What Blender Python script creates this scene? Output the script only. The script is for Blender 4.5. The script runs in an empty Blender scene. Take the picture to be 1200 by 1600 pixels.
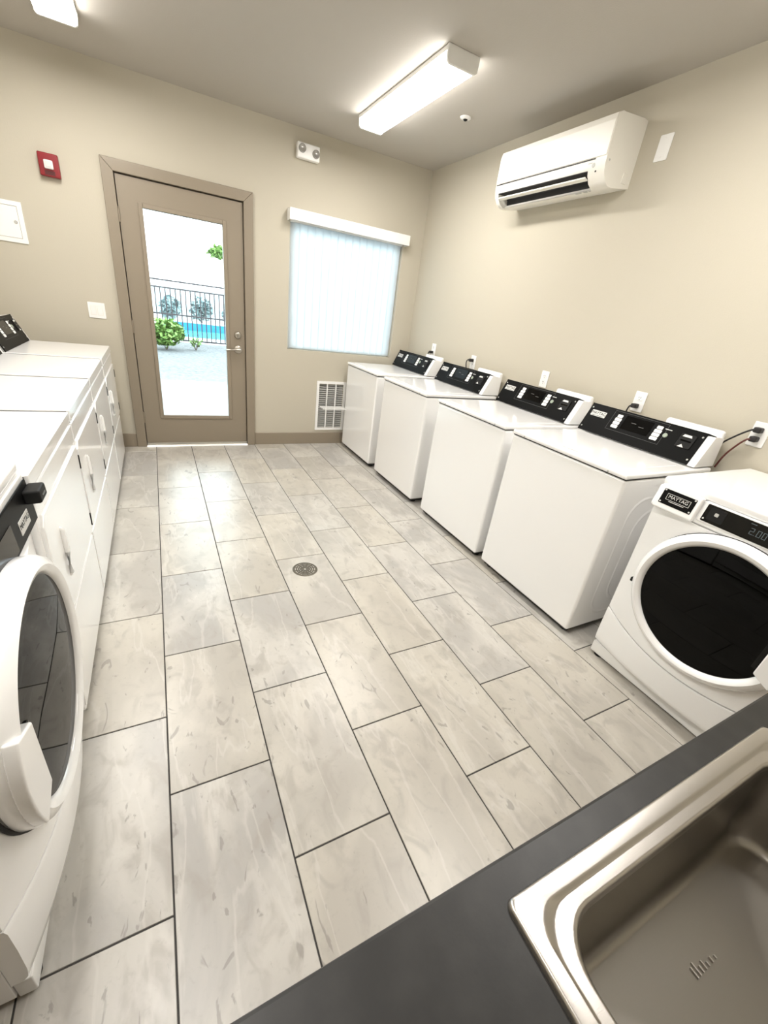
import bpy, bmesh, math, random
from math import radians, pi, cos, sin, sqrt, atan2
from mathutils import Vector, Matrix
random.seed(7)
S = bpy.context.scene
COL = S.collection

# ------------------------------------------------------------------ camera
cam_d = bpy.data.cameras.new('camera')
cam = bpy.data.objects.new('camera', cam_d); COL.objects.link(cam)
cam_d.sensor_fit = 'HORIZONTAL'; cam_d.sensor_width = 36.0
cam_d.lens = 646.42 / 1200 * 36.0
cam_d.clip_start = 0.02; cam_d.clip_end = 200
_y, _p, _r = radians(-29.9038), radians(-25.35), radians(-7.907)
_R = (Matrix.Rotation(_y, 3, 'Z') @ Matrix(((1, 0, 0), (0, 0, 1), (0, -1, 0)))
      @ Matrix.Rotation(_p, 3, 'X') @ Matrix.Rotation(_r, 3, 'Z'))
_R = _R @ Matrix(((1, 0, 0), (0, -1, 0), (0, 0, -1)))
cam.matrix_world = Matrix.Translation((0.0929, -4.4158, 1.4226)) @ _R.to_4x4()
S.camera = cam

# ------------------------------------------------------------------ world, exposure
W = bpy.data.worlds.new('sky'); S.world = W; W.use_nodes = True
wn = W.node_tree.nodes; wl = W.node_tree.links
wn.clear()
wo = wn.new('ShaderNodeOutputWorld'); wb = wn.new('ShaderNodeBackground')
wb.inputs['Color'].default_value = (0.80, 0.955, 1.0, 1)
wb.inputs['Strength'].default_value = 1.7
wl.new(wb.outputs[0], wo.inputs[0])
vs = S.view_settings
vs.view_transform = 'Standard'; vs.look = 'None'; vs.gamma = 1.0; vs.use_curve_mapping = False
vs.exposure = 2.05
LAMP = 13.0          # radiance of the ceiling lamps' diffusers
S.cycles.max_bounces = 12; S.cycles.diffuse_bounces = 6; S.cycles.transparent_max_bounces = 16
S.cycles.sample_clamp_indirect = 6.0
S.cycles.caustics_reflective = False; S.cycles.caustics_refractive = False

# ------------------------------------------------------------------ materials
def lin(c):
    return tuple((x / 12.92 if x <= .04045 else ((x + .055) / 1.055) ** 2.4) for x in c)
def rgb(r, g, b): return lin((r / 255, g / 255, b / 255)) + (1,)
def mat(name, color, rough=.5, metal=0., coat=0., bump=None, vary=None, ior=1.5, spec=.5, aniso=0.):
    m = bpy.data.materials.new(name); m.use_nodes = True
    n = m.node_tree.nodes; l = m.node_tree.links
    b = n['Principled BSDF']
    b.inputs['Base Color'].default_value = color
    b.inputs['Roughness'].default_value = rough; b.inputs['Metallic'].default_value = metal
    b.inputs['IOR'].default_value = ior; b.inputs['Specular IOR Level'].default_value = spec
    if coat: b.inputs['Coat Weight'].default_value = coat; b.inputs['Coat Roughness'].default_value = .06
    if aniso: b.inputs['Anisotropic'].default_value = aniso
    if bump or vary:
        tc = n.new('ShaderNodeTexCoord')
    if bump:
        sc, st, dist = bump[:3]
        t = n.new('ShaderNodeTexNoise'); t.inputs['Scale'].default_value = sc; t.inputs['Detail'].default_value = 3
        if len(bump) > 3:
            mp = n.new('ShaderNodeMapping'); mp.inputs['Scale'].default_value = bump[3]
            l.new(tc.outputs['Object'], mp.inputs[0]); l.new(mp.outputs[0], t.inputs['Vector'])
        else: l.new(tc.outputs['Object'], t.inputs['Vector'])
        bp = n.new('ShaderNodeBump'); bp.inputs['Strength'].default_value = st; bp.inputs['Distance'].default_value = dist
        l.new(t.outputs['Fac'], bp.inputs['Height']); l.new(bp.outputs[0], b.inputs['Normal'])
    if vary:
        sc, c2, lo, hi = vary[:4]
        t = n.new('ShaderNodeTexNoise'); t.inputs['Scale'].default_value = sc; t.inputs['Detail'].default_value = 6
        l.new(tc.outputs['Object'], t.inputs['Vector'])
        r = n.new('ShaderNodeMapRange'); r.inputs['From Min'].default_value = lo; r.inputs['From Max'].default_value = hi
        l.new(t.outputs['Fac'], r.inputs['Value'])
        mx = n.new('ShaderNodeMix'); mx.data_type = 'RGBA'
        mx.inputs['A'].default_value = color; mx.inputs['B'].default_value = c2
        l.new(r.outputs[0], mx.inputs['Factor']); l.new(mx.outputs['Result'], b.inputs['Base Color'])
    return m
def emit(name, color, strength):
    m = bpy.data.materials.new(name); m.use_nodes = True
    n = m.node_tree.nodes; n.clear()
    e = n.new('ShaderNodeEmission'); o = n.new('ShaderNodeOutputMaterial')
    e.inputs['Color'].default_value = color; e.inputs['Strength'].default_value = strength
    m.node_tree.links.new(e.outputs[0], o.inputs[0]); return m
def thin_glass(name, tint=(1, 1, 1, 1), refl=1.0, rough=0.0, ior=1.45):
    m = bpy.data.materials.new(name); m.use_nodes = True
    n = m.node_tree.nodes; l = m.node_tree.links; n.clear()
    o = n.new('ShaderNodeOutputMaterial'); mx = n.new('ShaderNodeMixShader')
    t = n.new('ShaderNodeBsdfTransparent'); g = n.new('ShaderNodeBsdfGlossy'); f = n.new('ShaderNodeFresnel')
    t.inputs['Color'].default_value = tint; g.inputs['Roughness'].default_value = rough
    f.inputs['IOR'].default_value = ior
    k = n.new('ShaderNodeMath'); k.operation = 'MULTIPLY'; k.inputs[1].default_value = refl
    l.new(f.outputs[0], k.inputs[0]); l.new(k.outputs[0], mx.inputs[0])
    l.new(t.outputs[0], mx.inputs[1]); l.new(g.outputs[0], mx.inputs[2]); l.new(mx.outputs[0], o.inputs[0])
    return m

M = {}
M['wall'] = mat('wall_paint', rgb(187, 181, 166), .75, bump=(140, .25, .002), spec=.3)
M['ceil'] = mat('ceiling_paint', rgb(184, 179, 171), .85, bump=(120, .25, .002), spec=.2)
M['trim'] = mat('taupe_paint', rgb(138, 127, 111), .45)
M['white'] = mat('white_enamel', (.90, .90, .90, 1), .16, coat=.4)
M['wplastic'] = mat('white_plastic', (.84, .84, .83, 1), .32)
M['cream'] = mat('cream_plastic', (.78, .76, .70, 1), .38)
M['black'] = mat('black_panel', (.004, .004, .004, 1), .42, spec=.1)
M['glossblack'] = mat('black_display', (.002, .002, .002, 1), .08, spec=.25)
M['charcoal'] = mat('charcoal_plastic', (.012, .012, .012, 1), .45, spec=.15)
M['dark'] = mat('dark_gap', (.02, .02, .02, 1), .7)
M['greyprint'] = mat('grey_print', (.45, .45, .43, 1), .5)
M['dimprint'] = mat('dim_print', (.10, .10, .10, 1), .5)
M['silver'] = mat('silver_print', (.62, .62, .60, 1), .45)
M['keypad'] = mat('keypad_white', (.82, .82, .80, 1), .4)
M['btn'] = mat('green_grey_button', (.33, .38, .31, 1), .3)
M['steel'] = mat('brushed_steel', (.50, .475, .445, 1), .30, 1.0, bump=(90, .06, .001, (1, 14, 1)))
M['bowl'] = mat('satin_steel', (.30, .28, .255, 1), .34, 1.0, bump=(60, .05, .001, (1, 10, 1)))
M['nickel'] = mat('satin_nickel', (.48, .45, .40, 1), .3, 1.0)
M['alu'] = mat('aluminium', (.70, .68, .64, 1), .35, 1.0)
M['counter'] = mat('charcoal_laminate', (.013, .0125, .012, 1), .42, bump=(220, .12, .0006), vary=(26, (.023, .022, .021, 1), .4, .75), spec=.4)
M['cab'] = mat('cabinet_laminate', rgb(120, 106, 90), .5)
M['grout'] = mat('dark_grout', (.045, .042, .040, 1), .9, bump=(200, .3, .001))
M['drain'] = mat('drain_bronze', (.13, .115, .09, 1), .4, .8)
M['red'] = mat('alarm_red', rgb(128, 16, 26), .35)
M['strobe'] = mat('strobe_lens', (.75, .73, .72, 1), .1)
M['lampglass'] = mat('lamp_lens', (.36, .35, .33, 1), .2, .3)
M['drum'] = mat('drum_steel', (.10, .10, .10, 1), .35, 1.0)
M['gasket_gap'] = mat('gasket_and_gap_shade', (.10, .10, .10, 1), .6)
M['cord'] = mat('black_cord', (.012, .010, .010, 1), .5)
M['redcord'] = mat('dark_red_cord', (.10, .02, .015, 1), .5)
M['vent_back'] = mat('vent_duct', (.09, .085, .08, 1), .8)
M['vinyl'] = mat('vinyl_frame', (.8, .8, .78, 1), .4)
M['pane'] = thin_glass('clear_pane')
M['washglass'] = thin_glass('tinted_door_glass', (.03, .03, .03, 1), .75, .01, 1.33)
M['lamp'] = emit('lamp_diffuser', (1.0, .965, .915, 1), LAMP)
M['lampside'] = emit('lamp_diffuser_side', (1.0, .965, .915, 1), LAMP * .34)
M['digits'] = emit('display_digits', (.55, .62, .6, 1), .05)
M['concrete'] = mat('patio_concrete', (.205, .215, .215, 1), .8, vary=(3, (.19, .20, .20, 1), .3, .7))
M['gravel'] = mat('pale_gravel', (.165, .175, .178, 1), .9, bump=(30, 1, .03), vary=(16, (.09, .097, .10, 1), .45, .68))
M['bar'] = mat('bronze_fence_paint', (.035, .03, .035, 1), .5)
M['water'] = mat('pool_water', (.10, .55, .75, 1), .08)
M['pooltile'] = mat('pool_tile', (.02, .17, .36, 1), .3)
M['deck'] = mat('pool_deck', (.62, .64, .63, 1), .8)
M['stucco'] = mat('pale_stucco', (.55, .60, .62, 1), .9)
M['roofing'] = mat('roof_tiles', (.33, .24, .2, 1), .9)
M['leaf'] = mat('leaf_green', (.10, .21, .045, 1), .6, vary=(9, (.20, .32, .08, 1), .35, .65))
M['palegreen'] = mat('pale_leaf', (.22, .30, .14, 1), .6)
M['bluegreen'] = mat('grey_green_leaf', (.22, .30, .31, 1), .6)
M['bark'] = mat('bark', (.12, .085, .06, 1), .9)

def blind_mat():
    m = bpy.data.materials.new('blind_vinyl'); m.use_nodes = True
    n = m.node_tree.nodes; l = m.node_tree.links; n.clear()
    o = n.new('ShaderNodeOutputMaterial'); mx = n.new('ShaderNodeMixShader')
    d = n.new('ShaderNodeBsdfDiffuse'); t = n.new('ShaderNodeBsdfTranslucent')
    d.inputs['Color'].default_value = (.86, .86, .86, 1); t.inputs['Color'].default_value = (.88, .92, .95, 1)
    mx.inputs[0].default_value = .80
    l.new(d.outputs[0], mx.inputs[1]); l.new(t.outputs[0], mx.inputs[2]); l.new(mx.outputs[0], o.inputs[0]); return m
M['blind'] = blind_mat()

def tile_mat():
    m = bpy.data.materials.new('floor_tile'); m.use_nodes = True
    n = m.node_tree.nodes; l = m.node_tree.links
    b = n['Principled BSDF']; b.inputs['Roughness'].default_value = .32
    tc = n.new('ShaderNodeTexCoord'); oi = n.new('ShaderNodeObjectInfo')
    off = n.new('ShaderNodeVectorMath'); off.operation = 'SCALE'; off.inputs[0].default_value = (37, 91, 53)
    l.new(oi.outputs['Random'], off.inputs['Scale'])
    add = n.new('ShaderNodeVectorMath'); add.operation = 'ADD'
    l.new(tc.outputs['Object'], add.inputs[0]); l.new(off.outputs[0], add.inputs[1])
    def noise(scale, detail, dist, stretch):
        mp = n.new('ShaderNodeMapping'); mp.inputs['Scale'].default_value = stretch
        mp.inputs['Rotation'].default_value = (0, 0, .35)
        l.new(add.outputs[0], mp.inputs[0])
        t = n.new('ShaderNodeTexNoise'); t.inputs['Scale'].default_value = scale
        t.inputs['Detail'].default_value = detail; t.inputs['Distortion'].default_value = dist
        l.new(mp.outputs[0], t.inputs['Vector']); return t
    def ramp(src, lo, hi):
        r = n.new('ShaderNodeMapRange'); r.interpolation_type = 'SMOOTHSTEP'
        r.inputs['From Min'].default_value = lo; r.inputs['From Max'].default_value = hi
        l.new(src, r.inputs['Value']); return r.outputs[0]
    def mix(fac, a, bcol, k=1.0):
        x = n.new('ShaderNodeMix'); x.data_type = 'RGBA'
        if isinstance(a, tuple): x.inputs['A'].default_value = a
        else: l.new(a, x.inputs['A'])
        x.inputs['B'].default_value = bcol
        mu = n.new('ShaderNodeMath'); mu.operation = 'MULTIPLY'; mu.inputs[1].default_value = k
        l.new(fac, mu.inputs[0]); l.new(mu.outputs[0], x.inputs['Factor']); return x.outputs['Result']
    big = noise(3.2, 7, .6, (1.2, .7, 1)); vein = noise(2.4, 5, .25, (2.6, .55, 1)); fine = noise(60, 5, .3, (1, 1, 1)); mid = noise(11, 7, .8, (1.3, .8, 1))
    c = mix(ramp(big.outputs['Fac'], .38, .62), (.51, .49, .452, 1), (.375, .36, .337, 1))
    c = mix(ramp(oi.outputs['Random'], .2, .9), c, (.475, .43, .345, 1), .40)
    c = mix(ramp(mid.outputs['Fac'], .48, .70), c, (.33, .305, .27, 1), .58)
    vv = n.new('ShaderNodeMath'); vv.operation = 'SUBTRACT'; vv.inputs[1].default_value = .5
    l.new(vein.outputs['Fac'], vv.inputs[0])
    va = n.new('ShaderNodeMath'); va.operation = 'ABSOLUTE'; l.new(vv.outputs[0], va.inputs[0])
    inv = n.new('ShaderNodeMath'); inv.operation = 'SUBTRACT'; inv.inputs[0].default_value = 1
    l.new(ramp(va.outputs[0], 0, .022), inv.inputs[1])
    c = mix(inv.outputs[0], c, (.60, .58, .545, 1), .30)
    sp = noise(9, 4, 2.5, (1.6, .7, 1))
    c = mix(ramp(sp.outputs['Fac'], .645, .70), c, (.20, .185, .165, 1), .55)
    c = mix(ramp(fine.outputs['Fac'], .55, .8), c, (.30, .28, .255, 1), .3)
    l.new(c, b.inputs['Base Color'])
    bp = n.new('ShaderNodeBump'); bp.inputs['Strength'].default_value = .12; bp.inputs['Distance'].default_value = .002
    l.new(big.outputs['Fac'], bp.inputs['Height']); l.new(bp.outputs[0], b.inputs['Normal'])
    return m
M['tile'] = tile_mat()

# ------------------------------------------------------------------ mesh helpers
def bm_new(): return bmesh.new()
def merge(dst, src):
    me = bpy.data.meshes.new('tmp'); src.to_mesh(me); src.free(); dst.from_mesh(me); bpy.data.meshes.remove(me)
def box(bm, x0, x1, y0, y1, z0, z1, bev=0, seg=2, mtx=None):
    b = bmesh.new()
    bmesh.ops.create_cube(b, size=1)
    for v in b.verts:
        v.co = Vector((x0 + (v.co.x + .5) * (x1 - x0), y0 + (v.co.y + .5) * (y1 - y0), z0 + (v.co.z + .5) * (z1 - z0)))
    if x1 < x0 or y1 < y0 or z1 < z0: bmesh.ops.recalc_face_normals(b, faces=b.faces)
    if bev: bmesh.ops.bevel(b, geom=list(b.edges), offset=bev, segments=seg, profile=.5, affect='EDGES')
    if mtx is not None: b.transform(mtx)
    merge(bm, b); return bm
def prism(bm, pts, a0, a1, axis='y', bev=0, seg=2, mtx=None):
    """closed outline pts extruded along axis; 'y': pts are (x,z); 'z': (x,y); 'x': (y,z)"""
    b = bmesh.new()
    def P(p, a):
        if axis == 'y': return Vector((p[0], a, p[1]))
        if axis == 'z': return Vector((p[0], p[1], a))
        return Vector((a, p[0], p[1]))
    A = [b.verts.new(P(p, a0)) for p in pts]; B = [b.verts.new(P(p, a1)) for p in pts]
    b.faces.new(A); b.faces.new(list(reversed(B)))
    n = len(pts)
    for i in range(n): b.faces.new((A[i], B[i], B[(i + 1) % n], A[(i + 1) % n]))
    bmesh.ops.recalc_face_normals(b, faces=b.faces)
    if bev: bmesh.ops.bevel(b, geom=list(b.edges), offset=bev, segments=seg, profile=.5, affect='EDGES')
    if mtx is not None: b.transform(mtx)
    merge(bm, b); return bm
def lathe(bm, prof, seg=32, mtx=None, close=False):
    """prof: (r, h) revolved about local z"""
    b = bmesh.new(); rings = []
    for r, h in prof:
        if r < 1e-6: rings.append([b.verts.new((0, 0, h))])
        else: rings.append([b.verts.new((r * cos(2 * pi * i / seg), r * sin(2 * pi * i / seg), h)) for i in range(seg)])
    idx = list(range(len(prof) - 1))
    pairs = [(i, i + 1) for i in idx] + ([(len(prof) - 1, 0)] if close else [])
    for i, j in pairs:
        A, B = rings[i], rings[j]
        for k in range(seg):
            k2 = (k + 1) % seg
            if len(A) == 1 and len(B) == 1: continue
            if len(A) == 1: b.faces.new((A[0], B[k], B[k2]))
            elif len(B) == 1: b.faces.new((A[k], A[k2], B[0]))
            else: b.faces.new((A[k], A[k2], B[k2], B[k]))
    bmesh.ops.recalc_face_normals(b, faces=b.faces)
    if mtx is not None: b.transform(mtx)
    merge(bm, b); return bm
def tube(bm, pts, r, seg=8, mtx=None):
    b = bmesh.new(); pts = [Vector(p) for p in pts]; rings = []
    for i, p in enumerate(pts):
        t = (pts[min(i + 1, len(pts) - 1)] - pts[max(i - 1, 0)]).normalized()
        u = t.cross(Vector((0, 0, 1)))
        if u.length < .05: u = t.cross(Vector((1, 0, 0)))
        u.normalize(); v = t.cross(u)
        rings.append([b.verts.new(p + r * (cos(2 * pi * k / seg) * u + sin(2 * pi * k / seg) * v)) for k in range(seg)])
    for A, B in zip(rings, rings[1:]):
        for k in range(seg): b.faces.new((A[k], A[(k + 1) % seg], B[(k + 1) % seg], B[k]))
    b.faces.new(rings[0]); b.faces.new(list(reversed(rings[-1])))
    bmesh.ops.recalc_face_normals(b, faces=b.faces)
    if mtx is not None: b.transform(mtx)
    merge(bm, b); return bm
def smooth_pts(pts, n=8):
    """Catmull-Rom through pts"""
    P = [Vector(p) for p in pts]; P = [2 * P[0] - P[1]] + P + [2 * P[-1] - P[-2]]; out = []
    for i in range(1, len(P) - 2):
        for k in range(n):
            t = k / n; a, b_, c, d = P[i - 1:i + 3]
            out.append(.5 * ((2 * b_) + (c - a) * t + (2 * a - 5 * b_ + 4 * c - d) * t * t + (3 * b_ - a - 3 * c + d) * t ** 3))
    out.append(P[-2]); return out
def rrect(w, h, r, n=5, cx=0, cy=0):
    out = []
    for sx, sy, a in ((1, 1, 0), (-1, 1, 90), (-1, -1, 180), (1, -1, 270)):
        for k in range(n + 1):
            t = radians(a + 90 * k / n)
            out.append((cx + sx * (w / 2 - r) + r * cos(t), cy + sy * (h / 2 - r) + r * sin(t)))
    return out
def plate(bm, w, h, t, r=.003, mtx=None, cx=0, cy=0, bev=0):
    """rounded plate in local xy, thickness along +z"""
    prism(bm, rrect(w, h, r, 4, cx, cy), 0, t, 'z', bev, 1, mtx); return bm
def ringplate(bm, w, h, b_, t, mtx=None, cx=0, cy=0):
    """rectangular frame of border b_"""
    for x0, x1, y0, y1 in ((-w / 2, w / 2, h / 2 - b_, h / 2), (-w / 2, w / 2, -h / 2, -h / 2 + b_),
                           (-w / 2, -w / 2 + b_, -h / 2 + b_, h / 2 - b_), (w / 2 - b_, w / 2, -h / 2 + b_, h / 2 - b_)):
        box(bm, cx + x0, cx + x1, cy + y0, cy + y1, 0, t, 0, 1, mtx)
    return bm
def text_bm(bm, s, size, mtx, ext=.0004, sx=1.0):
    c = bpy.data.curves.new('tmp', 'FONT'); c.body = s; c.size = size; c.extrude = ext
    c.align_x = 'CENTER'; c.align_y = 'CENTER'; c.resolution_u = 3
    o = bpy.data.objects.new('tmp', c); COL.objects.link(o)
    me = bpy.data.meshes.new_from_object(o.evaluated_get(bpy.context.evaluated_depsgraph_get()))
    bpy.data.objects.remove(o); bpy.data.curves.remove(c)
    me.transform(mtx @ Matrix.Diagonal((sx, 1, 1, 1))); bm.from_mesh(me); bpy.data.meshes.remove(me); return bm
def seg7(bm, s, h, mtx, ext=.0004):
    """seven-segment digits centred on the origin"""
    segs = {'2': 'abged', '0': 'abcdef', '.': 'p'}
    w = h * .52; th = h * .1; adv = []
    x = 0
    for ch in s: adv.append(x); x += (w * 1.35 if ch != '.' else w * .4)
    tot = x
    for ch, x0 in zip(s, adv):
        X = x0 - tot / 2
        for sg in segs[ch]:
            r = dict(a=(0, w, h - th, h), g=(0, w, h / 2 - th / 2, h / 2 + th / 2), d=(0, w, 0, th), b=(w - th, w, h / 2, h), c=(w - th, w, 0, h / 2),
                     f=(0, th, h / 2, h), e=(0, th, 0, h / 2), p=(-th, th * .5, 0, th))[sg]
            box(bm, X + r[0], X + r[1], r[2] - h / 2, r[3] - h / 2, 0, ext, 0, 1, mtx)
    return bm
def frame_mtx(o, u, v):
    u = Vector(u).normalized(); v = Vector(v).normalized(); w = u.cross(v)
    return Matrix(((u.x, v.x, w.x, o[0]), (u.y, v.y, w.y, o[1]), (u.z, v.z, w.z, o[2]), (0, 0, 0, 1)))

def obj(name, bm, m, parent=None, loc=None, smooth=True, label=None, kind=None, sharp=50):
    me = bpy.data.meshes.new(name); bm.to_mesh(me); bm.free()
    me.materials.append(M[m] if isinstance(m, str) else m)
    if smooth:
        for p in me.polygons: p.use_smooth = True
        me.set_sharp_from_angle(angle=radians(sharp))
    o = bpy.data.objects.new(name, me); COL.objects.link(o)
    if smooth:                                           # large flat faces stay flat, bevels stay round
        wm = o.modifiers.new('weighted_normals', 'WEIGHTED_NORMAL'); wm.keep_sharp = True; wm.mode = 'FACE_AREA'
    if parent: o.parent = parent
    if loc: o.location = loc
    if label: o['label'] = label
    if kind: o['kind'] = kind
    return o
def thing(name, label, cat, loc=(0, 0, 0), rotz=0., group=None):
    o = bpy.data.objects.new(name, None); COL.objects.link(o); o.empty_display_size = .1
    o.location = loc; o.rotation_euler = (0, 0, rotz); o['label'] = label; o['category'] = cat
    if group: o['group'] = group
    return o
def setting(name, loc=(0, 0, 0)):
    o = bpy.data.objects.new(name, None); COL.objects.link(o); o.location = loc; o['kind'] = 'structure'; return o
def struct(name, bm, m, loc=None, smooth=False):
    return obj(name, bm, m, None, loc, smooth, None, 'structure')
def dup(root, loc, label, rotz=None):
    r = root.copy(); COL.objects.link(r); r.location = loc; r['label'] = label
    if rotz is not None: r.rotation_euler = (0, 0, rotz)
    for ch in list(root.children):
        c = ch.copy(); COL.objects.link(c); c.parent = r
        for g in list(ch.children):
            d = g.copy(); COL.objects.link(d); d.parent = c
    return r

# ------------------------------------------------------------------ room
XL, XR, YF, H = -1.15, 2.65, -4.95, 2.735
WT = .16
DX0, DX1, DTOP = -.155, .931, 2.203          # door frame outer
WX0, WX1, WZ0, WZ1 = 1.258, 2.425, .985, 2.10   # window opening
VX0, VX1, VZ0, VZ1 = 1.615, 1.895, .185, .66    # duct hole behind the vent grille
bm = bm_new()
for x0, x1, z0, z1 in ((XL - WT, DX0 + .03, 0, H), (DX0 + .03, DX1 - .03, DTOP - .03, H), (DX1 - .03, WX0, 0, H),
                       (WX0, WX1, WZ1, H), (WX1, XR + WT, 0, H),
                       (WX0, WX1, VZ1, WZ0), (WX0, VX0, 0, VZ1), (VX1, WX1, 0, VZ1), (VX0, VX1, 0, VZ0)):
    box(bm, x0, x1, 0, WT, z0, z1)
struct('wall_back', bm, 'wall')
struct('wall_right', box(bm_new(), XR, XR + WT, YF - WT, 0, 0, H), 'wall')
struct('wall_left', box(bm_new(), XL - WT, XL, YF - WT, 0, 0, H), 'wall')
struct('wall_front', box(bm_new(), XL, XR, YF - WT, YF, 0, H), 'wall')
struct('ceiling', box(bm_new(), XL - WT, XR + WT, YF - WT, WT, H, H + .12), 'ceil')
bm = bm_new()
box(bm, XL, DX0 - .001, -.013, 0, 0, .125, .002, 1); box(bm, DX1 + .001, XR, -.013, 0, 0, .125, .002, 1)
struct('baseboard_back', bm, 'trim')
struct('baseboard_right', box(bm_new(), XR - .013, XR, YF + .66, -.014, 0, .125, .002, 1), 'trim')
struct('baseboard_left', box(bm_new(), XL, XL + .013, YF + .66, -.014, 0, .125, .002, 1), 'trim')

# floor: dark grout bed with one object per tile
floor = struct('floor', box(bm_new(), XL, XR, YF, 0, -.05, -.0025), 'grout')
TW, TL, GAP = .3079, .6079, .0045
cache = {}
for col in range(-4, 9):
    x0, x1 = max(col * TW, XL), min((col + 1) * TW, XR)
    if x1 - x0 < .02: continue
    off = .769 if col % 2 else .457
    for n in range(-2, 9):
        y1 = min(-(off + (n - 1) * TL), 0); y0 = max(-(off + n * TL), YF)
        if y1 - y0 < .02 or y1 < -4.36 or (y1 < -3.9 and x1 < -.4): continue
        w, l = round(x1 - x0 - GAP, 4), round(y1 - y0 - GAP, 4)
        if (w, l) not in cache:
            b = bm_new(); box(b, -w / 2, w / 2, -l / 2, l / 2, -.006, 0, .0012, 1)
            t = obj('tile', b, 'tile', floor, smooth=False); cache[(w, l)] = t
        else:
            t = cache[(w, l)].copy(); COL.objects.link(t)
        t.location = ((x0 + x1) / 2, (y0 + y1) / 2, 0)

# ------------------------------------------------------------------ door
fr = setting('trim_1', (DX0, 0, 0))
bm = bm_new()
fw = .078
# hollow metal frame: mitred face with a rolled return
prism(bm, [(0, 0), (0, DTOP), (fw, DTOP - fw), (fw, 0)], -.022, .11, 'y', .003, 1)
w_ = DX1 - DX0
prism(bm, [(w_, 0), (w_, DTOP), (w_ - fw, DTOP - fw), (w_ - fw, 0)], -.022, .11, 'y', .003, 1)
prism(bm, [(0, DTOP), (w_, DTOP), (w_ - fw, DTOP - fw), (fw, DTOP - fw)], -.022, .11, 'y', .003, 1)
obj('door_frame', bm, 'trim', fr)
bm = bm_new()
box(bm, fw, fw + .016, .05, .075, .01, DTOP - fw); box(bm, w_ - fw - .016, w_ - fw, .05, .075, .01, DTOP - fw)
box(bm, fw, w_ - fw, .05, .075, DTOP - fw - .016, DTOP - fw)
obj('door_stop', bm, 'dark', fr)
door = setting('door_1', (0, 0, 0))
dx0, dx1, dz0, dz1 = DX0 + fw + .006, DX1 - fw - .006, .028, DTOP - fw - .008
gx0, gx1, gz0, gz1 = .094, .680, .302, 1.932
bm = bm_new(); m_ = .032
for x0, x1, z0, z1 in ((dx0, gx0 - m_, dz0, dz1), (gx1 + m_, dx1, dz0, dz1), (gx0 - m_, gx1 + m_, gz1 + m_, dz1), (gx0 - m_, gx1 + m_, dz0, gz0 - m_)):
    box(bm, x0, x1, .002, .046, z0, z1)
bmesh.ops.remove_doubles(bm, verts=bm.verts, dist=1e-5)
obj('door_slab', bm, 'trim', door, smooth=False)
bm = bm_new()
for x0, x1, z0, z1 in ((gx0 - m_, gx0, gz0 - m_, gz1 + m_), (gx1, gx1 + m_, gz0 - m_, gz1 + m_), (gx0, gx1, gz1, gz1 + m_), (gx0, gx1, gz0 - m_, gz0)):
    box(bm, x0, x1, -.006, .05, z0, z1, .004, 2)
obj('glazing_bead', bm, 'trim', door)
obj('glass_pane', box(bm_new(), gx0, gx1, .02, .026, gz0, gz1), 'pane', door, smooth=False)
bm = bm_new(); lathe(bm, [(0, .022), (.012, .022), (.026, .018), (.031, .004), (.031, 0)], 24, frame_mtx((.782, .002, 1.072), (1, 0, 0), (0, 0, 1)))
db = obj('deadbolt', bm, 'nickel', door)
obj('thumb_turn', box(bm_new(), .777, .787, -.036, -.018, 1.054, 1.090, .003), 'nickel', db)
bm = bm_new(); lathe(bm, [(0, .016), (.018, .016), (.034, .010), (.036, .002), (.036, 0)], 24, frame_mtx((.783, .002, .945), (1, 0, 0), (0, 0, 1)))
lathe(bm, [(.012, .045), (.012, .012)], 16, frame_mtx((.783, .002, .945), (1, 0, 0), (0, 0, 1)))
lv = obj('handle_rose', bm, 'nickel', door)
bm = bm_new(); tube(bm, smooth_pts([(.797, -.046, .945), (.76, -.05, .946), (.715, -.052, .942), (.672, -.042, .937)], 5), .010, 10)
obj('lever', bm, 'nickel', lv)
for z in (.28, 1.06, 1.86):
    bm = bm_new(); lathe(bm, [(0, .05), (.0075, .05), (.0075, -.05), (0, -.05)], 10, Matrix.Translation((dx0 - .003, -.006, z)))
    box(bm, dx0 - .001, dx0 + .004, -.004, .0, z - .05, z + .05)
    obj('hinge', bm, 'trim', door)
obj('threshold', prism(bm_new(), [(-.03, 0), (-.022, .012), (.02, .018), (.10, .018), (.10, 0)], DX0 + fw, DX1 - fw, 'x'), 'alu', door, smooth=False)
obj('sweep', box(bm_new(), dx0, dx1, -.004, .004, .016, .032), 'alu', door, smooth=False)

# ------------------------------------------------------------------ window
win = setting('window_1', (0, 0, 0))
bm = bm_new()
for x0, x1, z0, z1 in ((WX0, WX0 + .045, WZ0, WZ1), (WX1 - .045, WX1, WZ0, WZ1), (WX0 + .045, WX1 - .045, WZ1 - .045, WZ1), (WX0 + .045, WX1 - .045, WZ0, WZ0 + .045)):
    box(bm, x0, x1, .09, .14, z0, z1, .003, 1)
obj('window_frame', bm, 'vinyl', win)
for x0, x1 in ((WX0 + .045, WX1 - .045),):
    obj('pane', box(bm_new(), x0, x1, .112, .118, WZ0 + .045, WZ1 - .045), 'pane', win, smooth=False)
obj('window_sill', box(bm_new(), WX0, WX1, .001, .09, WZ0 - .004, WZ0 + .003), 'wall', win)

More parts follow.
